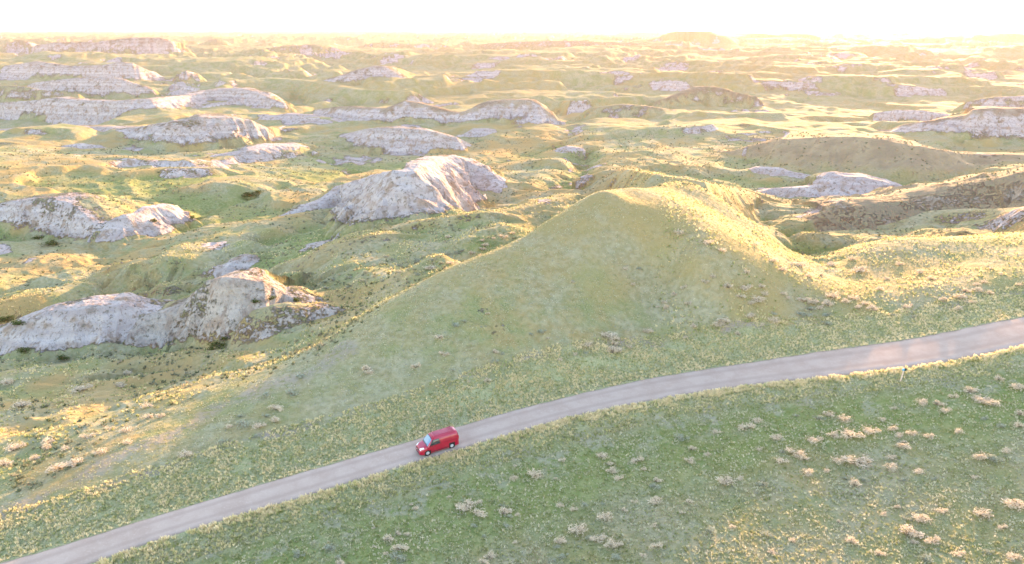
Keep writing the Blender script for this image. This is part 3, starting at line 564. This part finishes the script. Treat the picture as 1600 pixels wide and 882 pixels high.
SH = crop('635,350,60 720,330,50 790,328,80 875,313,60 705,240,45 765,262,50 395,268,40 345,295,60 478,340,50 550,405,60 590,430,40 495,440,45 740,440,50 815,440,90 860,460,30 970,470,50 1085,487,40 1025,378,50 1000,330,35 1050,325,35 975,300,40 1125,338,35 1350,423,50 1460,398,35 1355,665,60 1500,630,70 1100,690,60 1180,655,40 1035,745,80 1140,785,55 910,840,40 795,785,45 610,492,45 810,540,45 260,525,70 180,412,30 110,388,35 105,440,40 215,315,35 455,830,30 1250,840,45 1490,855,50 540,780,30 995,635,25 965,425,35 320,515,30 1100,190,50 1160,195,40 1195,225,40 1230,165,30 1300,142,50 1345,175,60 1400,195,50 1370,185,40 1510,125,50 1515,238,45 1425,90,30 1510,290,35 1250,315,35 975,215,20 930,265,25 285,725,30 1320,510,25 100,615,30 70,660,25 690,485,25 400,390,25 930,670,28 1060,790,28 740,700,22 1440,725,30', 1040, 560, 2.739)
SH += crop('655,258,40 500,400,30 1010,360,30 1405,432,45 415,538,45 70,340,50 1110,860,50 430,755,40 190,740,50 560,245,25 630,212,20 1435,290,35 1365,258,28 1035,690,25 850,520,30 1020,520,30 765,515,25 1380,830,28 1150,515,22', 1040, 560, 2.739, 'grey')
SH += crop('960,460,70 1260,378,50 1305,445,50 1330,480,40 1295,415,30 1415,398,55 1500,490,40 1450,437,25 1080,400,30 865,480,35 870,425,20 660,600,80 725,635,70 820,630,60 880,640,25 620,605,40 710,585,30 305,750,50 360,790,60 390,728,25 245,785,20 295,815,25 345,725,30 430,610,30 760,825,50 735,855,40 1070,600,35 1130,618,35 1270,650,70 1150,705,85 1080,755,55 1240,750,60 1300,775,60 1340,770,40 1500,783,45 90,858,40 1355,622,30 1490,690,30 1500,580,60 870,765,25 1400,585,25 575,562,20 1445,825,30 410,595,20 1050,480,20 240,700,18', 500, 580, 2.857)
SH += crop('1500,515,40 840,650,30 340,830,60 1185,597,35 50,790,50 690,690,35 1055,785,30 1085,825,40 830,688,30 1325,830,50 1210,745,40 1160,785,20 810,600,25 1265,592,25 1035,845,28 730,740,25', 500, 580, 2.857, 'grey')
SH += crop('1285,665,80 1310,685,40 1305,705,35 1300,735,70 1375,718,30 1190,710,45 1135,752,25 1070,775,30 1465,645,50 1355,370,30 1120,430,20 1390,440,25 1570,483,25 1535,520,30 1535,545,25 525,675,45 550,750,45 775,740,35 425,805,40 205,815,45 220,832,40 745,870,35 1010,680,20 745,570,20 660,872,20 495,365,60 575,345,35 815,228,35 770,235,20 720,245,25 735,265,35 725,282,35 670,302,35 855,213,20 570,230,35 1500,540,18', 500, 290, 2.845)
SH += crop('600,622,45 640,605,25 985,650,35 940,662,25 780,780,30 810,750,25 590,820,20 1180,745,25 1415,370,22 500,330,30 540,345,25 440,335,40 630,292,25 610,300,30 575,305,20 290,315,30 285,345,32 205,385,32 240,355,26 130,410,34 60,420,30 200,425,30 350,355,30 350,385,34 395,375,24 430,395,28 275,425,26 320,330,26 120,455,24 240,405,22 30,455,30 1125,425,18', 500, 290, 2.845, 'grey')
SH += crop('275,450,45 355,455,60 425,450,35 440,482,35 410,510,60 380,525,30 335,495,35 380,578,45 265,600,60 240,620,50 480,600,50 430,620,25 320,660,25 125,625,35 90,675,25 80,455,30 35,485,25 5,540,30 175,430,30 210,405,30 360,388,30 525,483,30 545,500,25 615,510,50 660,515,50 685,545,35 740,490,60 720,525,50 800,515,40 835,500,45 858,540,35 885,525,35 920,545,50 1075,540,45 1315,495,50 1235,505,35 1385,440,30 1415,430,25 1330,470,35 1390,465,40 1570,443,25 1490,395,20 1445,370,20 1355,520,30 1440,480,25 1300,550,35 100,525,30 60,210,50 185,255,50 600,355,60 560,350,30 640,405,35 740,350,60 860,375,70 830,325,40 950,460,35 1180,415,35 1130,385,40 480,335,40 520,375,35 400,265,35 250,290,40 1040,350,35 985,415,28 690,400,28', 1040, 290, 2.845)
SH += crop('640,550,40 630,575,40 715,575,40 595,570,35 715,615,35 480,570,25 1100,585,28 1010,575,25', 1040, 290, 2.845, 'grey')
SH += crop('845,383,60 1265,170,60 1255,225,45 1180,250,55 735,205,40 670,160,50 675,210,40 575,270,50 225,320,60 215,350,40 400,300,50 100,155,60 370,80,70 560,65,50 290,435,80 350,415,50 20,425,60 70,350,60 460,370,50 160,400,40 300,355,40 1045,255,30 500,265,30 35,50,50 590,325,40 580,12,40', 0, 580, 2.92)
SH += crop('1115,240,60 1215,205,30 1210,110,40 1325,97,50 1370,22,50 1165,300,30 1365,835,50 1500,805,40 1100,205,30 1020,320,30 1540,850,30', 0, 580, 2.92, 'grey')
GB = [(394,303,24),(343,538,24),(352,530,16),(330,545,14),(421,467,16),(464,470,18),(404,300,14),(80,380,22),(60,372,18),(40,548,16),(400,472,14),(240,345,14),(30,505,20),(12,498,18),(300,340,12),(100,560,16)]
ORD = 'first second third fourth fifth sixth seventh eighth ninth tenth eleventh twelfth thirteenth fourteenth fifteenth sixteenth seventeenth eighteenth nineteenth twentieth'.split()
nex = np.array([c[0] for c in NE]); ney = np.array([c[1] for c in NE]); fey = np.interp(np.arange(1700), [c[0] for c in FE], [c[1] for c in FE])
cru = np.array([c[0] for c in CR]); crv = np.array([c[1] for c in CR])
def region(u, v):
    if v > np.interp(u, nex, ney):
        band = 'top row' if v < 720 - .04 * (u - 800) else ('middle row' if v < 795 else 'bottom row')
        for lim, t in ((640, 'left of the van'), (800, 'under the van'), (930, 'just right of the van'), (1060, 'in the middle'), (1190, 'right of the middle'), (1330, 'left of the marker post'), (1470, 'under the marker post'), (9999, 'by the right edge')):
            if u < lim: return 'in the pasture, ' + band + ' ' + t
    if v > np.interp(u, cru, crv):
        for lim, t in ((470, 'on the left end of the shaded slope'), (700, 'on the shaded slope above the van'), (900, 'on the shaded slope left of the summit'), (1060, 'on the shaded slope below the summit'), (1160, 'on the slope right below the summit'), (1250, 'on the right flank of the hill'), (1340, 'low on the right flank of the hill'), (1450, 'in the grassy saddle'), (9999, 'on the far right shoulder')):
            if u < lim:
                return t + (', high up' if v < 430 else (', midway' if v < 500 else ', low down'))
    if u < 320: return 'on the golden flat at left, ' + ('upper' if v < 640 else 'lower') + (' half, far left' if u < 140 else ' half')
    if v > 400: return 'in the green hollow behind the spur, ' + ('near side' if v > 430 else 'far side')
    return 'on the sunlit ground behind the spur'
items = []
for u, v, w, col in SH:
    if not (-10 < u < 1615): continue
    items.append([u, v, w, col, region(u, v)])
cells = {}
for it in items: cells.setdefault((it[4], it[3]), []).append(it)
for its in cells.values():
    its.sort(key=lambda q: q[0])
for (reg, col), its in cells.items():
    for k_, it in enumerate(its):
        look = 'tan sagebrush ' if col == 'tan' else 'grey-green sagebrush '
        it.append(look + reg + ('' if len(its) == 1 else ', ' + ORD[min(k_, 19)] + ' from left'))
def add_shrub(name, u, v, w, key, label, cat, group, k_):
    x_, y_, z_ = hit(u, v + w * .12, lambda a, b: hgt(a, b)); dep = math.hypot(math.hypot(x_, y_), CH - z_) 
    wm = w / F * (dep * .985) * 1.2; rg = random.Random(k_ * 7 + 1); fo, br = rg.choice(PROT[key])
    e_ = bpy.data.objects.new(name, None); COL.objects.link(e_); e_.empty_display_size = .2
    e_.location = (x_, y_, float(hgt(x_, y_)) - .03); e_.rotation_euler = (0, 0, rg.uniform(-.5, .5) + (math.pi if rg.random() < .5 else 0))
    hgt_ = wm * (1.0 if wm < 1.2 else (1.2 / wm) ** .5); e_.scale = (wm * 1.15, wm * rg.uniform(.8, 1.0), hgt_ * rg.uniform(.9, 1.15))
    e_['label'] = label; e_['category'] = cat; e_['group'] = group
    link('foliage', fo, parent=e_); link('branches', br, parent=e_)
print('shrubs', len(items))
for k_, (u, v, w, col, reg, lab) in enumerate(items):
    add_shrub('sagebrush', u, v, w, col, lab, 'shrub', 'sagebrush clumps dotted over the prairie', k_)
GBL = ['tall dark green bush in the creek bend right of the fluted cliff', 'dark green bush filling the notch below the sandy mound', 'smaller green bush right of the one filling the notch below the sandy mound', 'small green bush left of the notch below the sandy mound',
 'green bush in the shadowed gully right of the round sandy hill', 'olive green bush at the head of the shadowed gully', 'small green bush touching the tall one in the creek bend', 'green bush at the foot of the grassy cliff on the left', 'smaller green bush on the grass under the left cliff, beside another',
 'green bush in the ditch before the white clay mound', 'small green bush on the left lip of the shadowed gully', 'small green bush on the fluted cliff foot at left', 'dark green bush behind the white clay mound, nearer it', 'dark green bush behind the white clay mound at the left edge', 'lone green bush in the creek bed left of the tall one', 'green bush in the ditch under the middle of the white mound']
for k_, (u, v, w) in enumerate(GB): add_shrub('green_bush', u, v, w, 'green', GBL[k_], 'bush', 'green bushes growing in the gullies', k_ + 900)
# ------------------------------------------------------------------ marker post beside the road
def boxv(bm_v, bm_f, c, s, M=None):
    i0 = len(bm_v); cx_, cy_, cz_ = c; a, b_, d_ = (q / 2 for q in s)
    for dx, dy, dz in ((-1,-1,-1),(1,-1,-1),(1,1,-1),(-1,1,-1),(-1,-1,1),(1,-1,1),(1,1,1),(-1,1,1)):
        p_ = Vector((cx_ + dx * a, cy_ + dy * b_, cz_ + dz * d_)); bm_v.append(tuple(M @ p_ if M else p_))
    for f in ((3,2,1,0),(4,5,6,7),(0,1,5,4),(1,2,6,5),(2,3,7,6),(3,0,4,7)): bm_f.append(tuple(i0 + q for q in f))
import bmesh
def box_obj(name, boxes, mat, parent=None, bev=.008, **props):
    v_, f_ = [], []
    for b_ in boxes: boxv(v_, f_, *b_)
    me = bpy.data.meshes.new(name); me.from_pydata(v_, [], f_); bm = bmesh.new(); bm.from_mesh(me)
    if bev: bmesh.ops.bevel(bm, geom=bm.edges[:], offset=bev, segments=2, affect='EDGES')
    bm.to_mesh(me); bm.free(); return link(name, me, mat, parent, **props)
wd = NM('weathered_post_wood'); wd.color(wd.mix(wd.rng(wd.noise(9, 4), .35, .65), (.55, .42, .32), (.72, .58, .48)))
blue = NM('light_blue_sign_paint').color((.12, .42, .62)).m; dk = NM('dark_green_sign_paint').color((.03, .07, .07)).m
x_, y_, z_ = hit(1406.5, 597, lambda a, b: hgt(a, b))
mp = bpy.data.objects.new('marker_post', None); COL.objects.link(mp); mp.location = (x_, y_, z_ - .05); mp.rotation_euler = (0, math.radians(4), math.radians(-18))
mp['label'] = 'thin pale wooden post with small blue and dark sign box beside the road'; mp['category'] = 'marker post'
box_obj('post', [((0, 0, .85), (.13, .13, 1.7))], wd.m, mp)
box_obj('sign_plate', [((-.10, -.09, 1.74), (.24, .05, .30))], blue, mp); box_obj('sign_box', [((.13, -.08, 1.73), (.20, .12, .30))], dk, mp)
# ------------------------------------------------------------------ the van
pf, pr_ = hit(668.5, 712.5, lambda a, b: hgt(a, b) + .1), hit(706.5, 700.5, lambda a, b: hgt(a, b) + .1)
wbp = math.hypot(pf[0] - pr_[0], pf[1] - pr_[1]); print('wheelbase seen', wbp, 'heading', math.degrees(math.atan2(pf[1] - pr_[1], pf[0] - pr_[0])))
hd = math.atan2(pf[1] - pr_[1], pf[0] - pr_[0]); SC = 1.0
vn = bpy.data.objects.new('red_van', None); COL.objects.link(vn); vn['label'] = 'glossy red panel van with ribbed roof driving along the gravel road'; vn['category'] = 'van'
mx_, my_ = (pf[0] + pr_[0]) / 2, (pf[1] + pr_[1]) / 2
cxv, cyv = mx_ - math.sin(hd) * -1 * 0 + (-math.sin(hd)) * (-.78), my_ + math.cos(hd) * (-.78)
kk = np.argmin(np.hypot(mid[:, 0] - cxv, mid[:, 1] - cyv)); print('van to road centre', np.hypot(*(mid[kk] - [cxv, cyv])), 'half width', wid[kk] / 2)
tilt = (rz[kk + 4] - rz[kk - 4]) / np.hypot(*(mid[kk + 4] - mid[kk - 4]))
vn.location = (cxv, cyv, rz[kk] + .025); vn.rotation_euler = (0, math.atan(tilt) * (1 if math.cos(hd) < 0 else -1), hd); vn.scale = (SC,) * 3
red = NM('van_red_paint'); red.color((.36, .0015, .03)); red.b.inputs['Roughness'].default_value = .32; red.b.inputs['Specular IOR Level'].default_value = .5; red.b.inputs['Coat Weight'].default_value = 1; red.b.inputs['Coat Roughness'].default_value = .05; RED = red.m
def gloss(name, c, ro, me=0, sp=.5):
    m_ = NM(name); m_.color(c); m_.b.inputs['Roughness'].default_value = ro; m_.b.inputs['Metallic'].default_value = me; m_.b.inputs['Specular IOR Level'].default_value = sp; return m_.m
GLS = gloss('van_glass', (.03, .04, .05), .04, 0, 1.0); WSG = gloss('windshield_glass', (.15, .26, .36), .05, 0, 1.0); BLK = gloss('black_plastic', (.02, .02, .022), .5); RUB = gloss('tyre_rubber', (.025, .025, .027), .8, 0, .2)  # windshield base colour holds the blue of the reflected sky
CHR = gloss('chrome_trim', (.75, .76, .78), .15, 1); ALU = gloss('silver_wheel', (.68, .69, .71), .3, .5); LMP = gloss('headlight_lens', (.85, .87, .9), .08, 0, .8); TLR = gloss('tail_light_lens', (.42, .01, .01), .1); SHL = gloss('dark_seam', (.10, .004, .01), .6); CRM = gloss('cream_card', (.75, .68, .52), .7)
XS = [-2.2, -2.17, -2.1, -1.9, -1.0, .2, .55, .78, 1.0, 1.32, 1.42, 1.7, 1.95, 2.08, 2.16, 2.2]
ZT = [1.40, 1.66, 1.79, 1.845, 1.87, 1.865, 1.84, 1.76, 1.52, 1.15, 1.09, 1.02, .92, .82, .70, .56]
HW = [.70, .78, .815, .835, .845, .845, .845, .845, .845, .84, .835, .82, .77, .69, .60, .52]
Z0 = .24; PN = 5.0
def zt(x): return float(np.interp(x, XS, ZT))
def hw(x): return float(np.interp(x, XS, HW))
def tum(z): return 1 - .115 * float(smooth(.95, 1.86, z))
def side_y(x, z, pn=PN):
    q_ = min(max((z - Z0) / (zt(x) - Z0), 0), .9999); return hw(x) * (1 - q_ ** pn) ** (1 / pn) * tum(z)
def top_z(x, y):
    q_ = min(abs(y) / (hw(x) * tum(zt(x))), .9999); return Z0 + (zt(x) - Z0) * (1 - q_ ** PN) ** (1 / PN)
xsf = np.unique(np.concatenate([np.arange(-2.2, 2.2, .055), XS, [2.2]])); ths = np.linspace(0, math.pi, 61); bv, bf = [], []
for x0 in xsf:
    for th in ths:
        c_, s_ = math.cos(th), math.sin(th); z = Z0 + (zt(x0) - Z0) * abs(s_) ** (2 / PN); y = hw(x0) * math.copysign(abs(c_) ** (2 / PN), c_) * tum(z); bv.append((x0, y, z))
NT = len(ths); WX = (1.36, -1.365)
for i in range(len(xsf) - 1):
    for j in range(NT - 1):
        a, b_, c_, d_ = i * NT + j, (i + 1) * NT + j, (i + 1) * NT + j + 1, i * NT + j + 1
        m_ = np.mean([bv[q] for q in (a, b_, c_, d_)], axis=0)
        if abs(m_[1]) > .5 and any(math.hypot(m_[0] - wx, m_[2] - .30) < .365 for wx in WX): continue
        bf.append((a, b_, c_, d_))
bf.append(tuple(range(NT))[::-1]); bf.append(tuple((len(xsf) - 1) * NT + q for q in range(NT)))
me = bpy.data.meshes.new('body'); me.from_pydata(bv, [], bf); me.polygons.foreach_set('use_smooth', [len(f) == 4 for f in bf]); link('body', me, RED, vn)
box_obj('underbody', [((0, 0, .30), (4.0, 1.36, .16)), ((0, 0, .50), (3.2, 1.2, .3))], BLK, vn, 0)
def patch(name, pts_fn, nu, nv_, mat, off=.006, parent=vn, **props):
    v_ = []; 
    for i in range(nu + 1):
        for j in range(nv_ + 1): v_.append(pts_fn(i / nu, j / nv_))
    f_ = [(i * (nv_ + 1) + j, (i + 1) * (nv_ + 1) + j, (i + 1) * (nv_ + 1) + j + 1, i * (nv_ + 1) + j + 1) for i in range(nu) for j in range(nv_)]
    me = bpy.data.meshes.new(name); me.from_pydata(v_, [], f_); bm = bmesh.new(); bm.from_mesh(me); bmesh.ops.recalc_face_normals(bm, faces=bm.faces)
    cen = sum((q.co for q in bm.verts), Vector()) / len(bm.verts); bm.normal_update(); fm = sum((q.normal for q in bm.faces), Vector())
    if fm.dot(cen - Vector((cen.x * .8 if abs(cen.x) < 1.9 else 0, 0, .7))) < 0: bmesh.ops.reverse_faces(bm, faces=bm.faces)
    bm.normal_update(); sol = [(q, q.normal.copy()) for q in bm.verts]
    for q, n_ in sol: q.co += n_ * off
    bm.to_mesh(me); bm.free(); me.polygons.foreach_set('use_smooth', [True] * len(me.polygons)); return link(name, me, mat, parent, **props)
def topf(x0, x1, y0a, y1a, y0b, y1b): return lambda s, t: (lambda x, y: (x, y, top_z(x, y)))(x0 + (x1 - x0) * s, (y0a + (y0b - y0a) * s) + ((y1a + (y1b - y1a) * s) - (y0a + (y0b - y0a) * s)) * t)
patch('windshield_seal', topf(.74, 1.38, -.66, .66, -.77, .77), 12, 24, BLK, .006)
ws = patch('windshield', topf(.79, 1.32, -.61, .61, -.70, .70), 12, 24, WSG, .014)
box_obj('wiper', [((1.31, -.3, 1.20), (.03, .6, .02)), ((1.31, .35, 1.20), (.03, .5, .02))], BLK, vn, 0)
def sidef(sg, P): # P: quad corners (x,z)
    def f(s, t):
        (ax, az_), (bx, bz_), (c2x, c2z), (dx, dz) = P
        x = (ax * (1 - s) + bx * s) * (1 - t) + (dx * (1 - s) + c2x * s) * t; z = (az_ * (1 - s) + bz_ * s) * (1 - t) + (dz * (1 - s) + c2z * s) * t
        return (x, sg * side_y(x, z), z)
    return f
for sg in (1, -1):
    patch('side_window_seal', sidef(sg, [(-.08, 1.07), (1.12, 1.07), (.72, 1.60), (-.02, 1.62)]), 10, 8, BLK, .006)
    patch('side_window', sidef(sg, [(-.03, 1.11), (.84, 1.11), (.62, 1.56), (.02, 1.58)]), 10, 8, GLS, .013)
    patch('door_seam', sidef(sg, [(-.13, .40), (-.115, .40), (-.115, 1.66), (-.13, 1.66)]), 1, 14, SHL, .005)
    patch('door_seam', sidef(sg, [(.98, .45), (.995, .45), (1.04, 1.05), (1.025, 1.05)]), 1, 8, SHL, .005)
    patch('door_seam', sidef(sg, [(-1.32, .85), (-1.305, .85), (-1.305, 1.68), (-1.32, 1.68)]), 1, 10, SHL, .005)
    patch('sliding_door_rail', sidef(sg, [(-1.95, 1.03), (-.5, 1.06), (-.5, 1.085), (-1.95, 1.055)]), 12, 1, SHL, .008)
    patch('sill_trim', sidef(sg, [(-.95, .33), (.95, .33), (.95, .41), (-.95, .41)]), 12, 1, BLK, .008)
    box_obj('door_handle', [((0.02, sg * (side_y(.02, .98) + .02), .99), (.16, .03, .035))], RED, vn, .01)
    mr = box_obj('wing_mirror', [((.93, sg * .95, 1.14), (.13, .19, .17)), ((.95, sg * .85, 1.08), (.06, .12, .05))], RED if 0 else BLK, vn, .03)
    box_obj('mirror_cap', [((.965, sg * .955, 1.15), (.09, .18, .14))], RED, mr, .03)
    patch('headlight', topf(1.70, 2.09, sg * .62, sg * .745, sg * .36, sg * .62), 8, 8, LMP, .012)
    box_obj('tail_light', [((-2.17, sg * .765, 1.12), (.07, .09, .44))], TLR, vn, .02)
    box_obj('fog_light', [((2.165, sg * .52, .42), (.06, .14, .08))], LMP, vn, .02)
for k_ in range(7):
    yy = -.54 + .18 * k_
    box_obj('roof_rib', [((-.72, yy, top_z(-.8, yy) + .006), (2.2, .05, .022))], RED, vn, .009)
box_obj('rear_window', [((-2.205, .35, 1.34), (.03, .5, .32)), ((-2.205, -.35, 1.34), (.03, .5, .32))], GLS, vn, .01)
box_obj('front_bumper', [((2.06, 0, .40), (.32, 1.36, .26))], RED, vn, .09)
box_obj('air_intake', [((2.215, 0, .36), (.04, .8, .12))], BLK, vn, .01)
gl_ = box_obj('grille', [((2.18, 0, .66), (.07, .74, .15))], BLK, vn, .02)
box_obj('grille_bar', [((2.20, .2, .685), (.05, .3, .025)), ((2.20, -.2, .685), (.05, .3, .025)), ((2.2, .2, .63), (.05, .32, .02)), ((2.2, -.2, .63), (.05, .32, .02))], CHR, gl_, .006)
def disc_mesh(name, prof, seg=32):
    v_, f_ = [], []
    for r_, y_ in prof:
        for k in range(seg): v_.append((r_ * math.cos(2 * math.pi * k / seg), y_, r_ * math.sin(2 * math.pi * k / seg)))
    for i in range(len(prof) - 1):
        for k in range(seg): f_.append((i * seg + k, i * seg + (k + 1) % seg, (i + 1) * seg + (k + 1) % seg, (i + 1) * seg + k))
    me = bpy.data.meshes.new(name); me.from_pydata(v_, [], f_); me.polygons.foreach_set('use_smooth', [True] * len(f_)); return me
lg = disc_mesh('badge', [(0.001, 0), (.07, 0), (.075, .01), (.06, .02), (.001, .02)]); bd_ = link('badge', lg, CHR, gl_); bd_.location = (2.225, 0, .67); bd_.rotation_euler = (0, 0, math.radians(-90))
TY = disc_mesh('tyre', [(.19, -.09), (.29, -.10), (.315, -.07), (.32, 0), (.315, .07), (.29, .10), (.19, .09), (.19, -.09)])
RI = disc_mesh('rim', [(.20, .085), (.195, .075), (.18, .05), (.06, .07), (.04, .085), (.001, .09)])
SPV, SPF = [], []
for k in range(7):
    boxv(SPV, SPF, (.115, .075, 0), (.15, .03, .05), Matrix.Rotation(2 * math.pi * k / 7, 4, 'Y'))
SPK = bpy.data.meshes.new('spokes'); SPK.from_pydata(SPV, [], SPF)
wellm = disc_mesh('wheel_well', [(.001, -.12), (.36, -.12), (.372, .0), (.372, .10), (.355, .10), (.35, 0), (.33, -.10), (.001, -.10)])
for wx in WX:
    for sg in (1, -1):
        we = link('wheel', TY, RUB, vn); we.location = (wx, sg * .725, .32); we.rotation_euler = (0, 0, 0 if sg > 0 else math.pi)
        link('rim', RI, ALU, we); link('spokes', SPK, ALU, we)
        wl = link('wheel_well', wellm, BLK, vn); wl.location = (wx, sg * .715, .31); wl.rotation_euler = (0, 0, 0 if sg > 0 else math.pi)
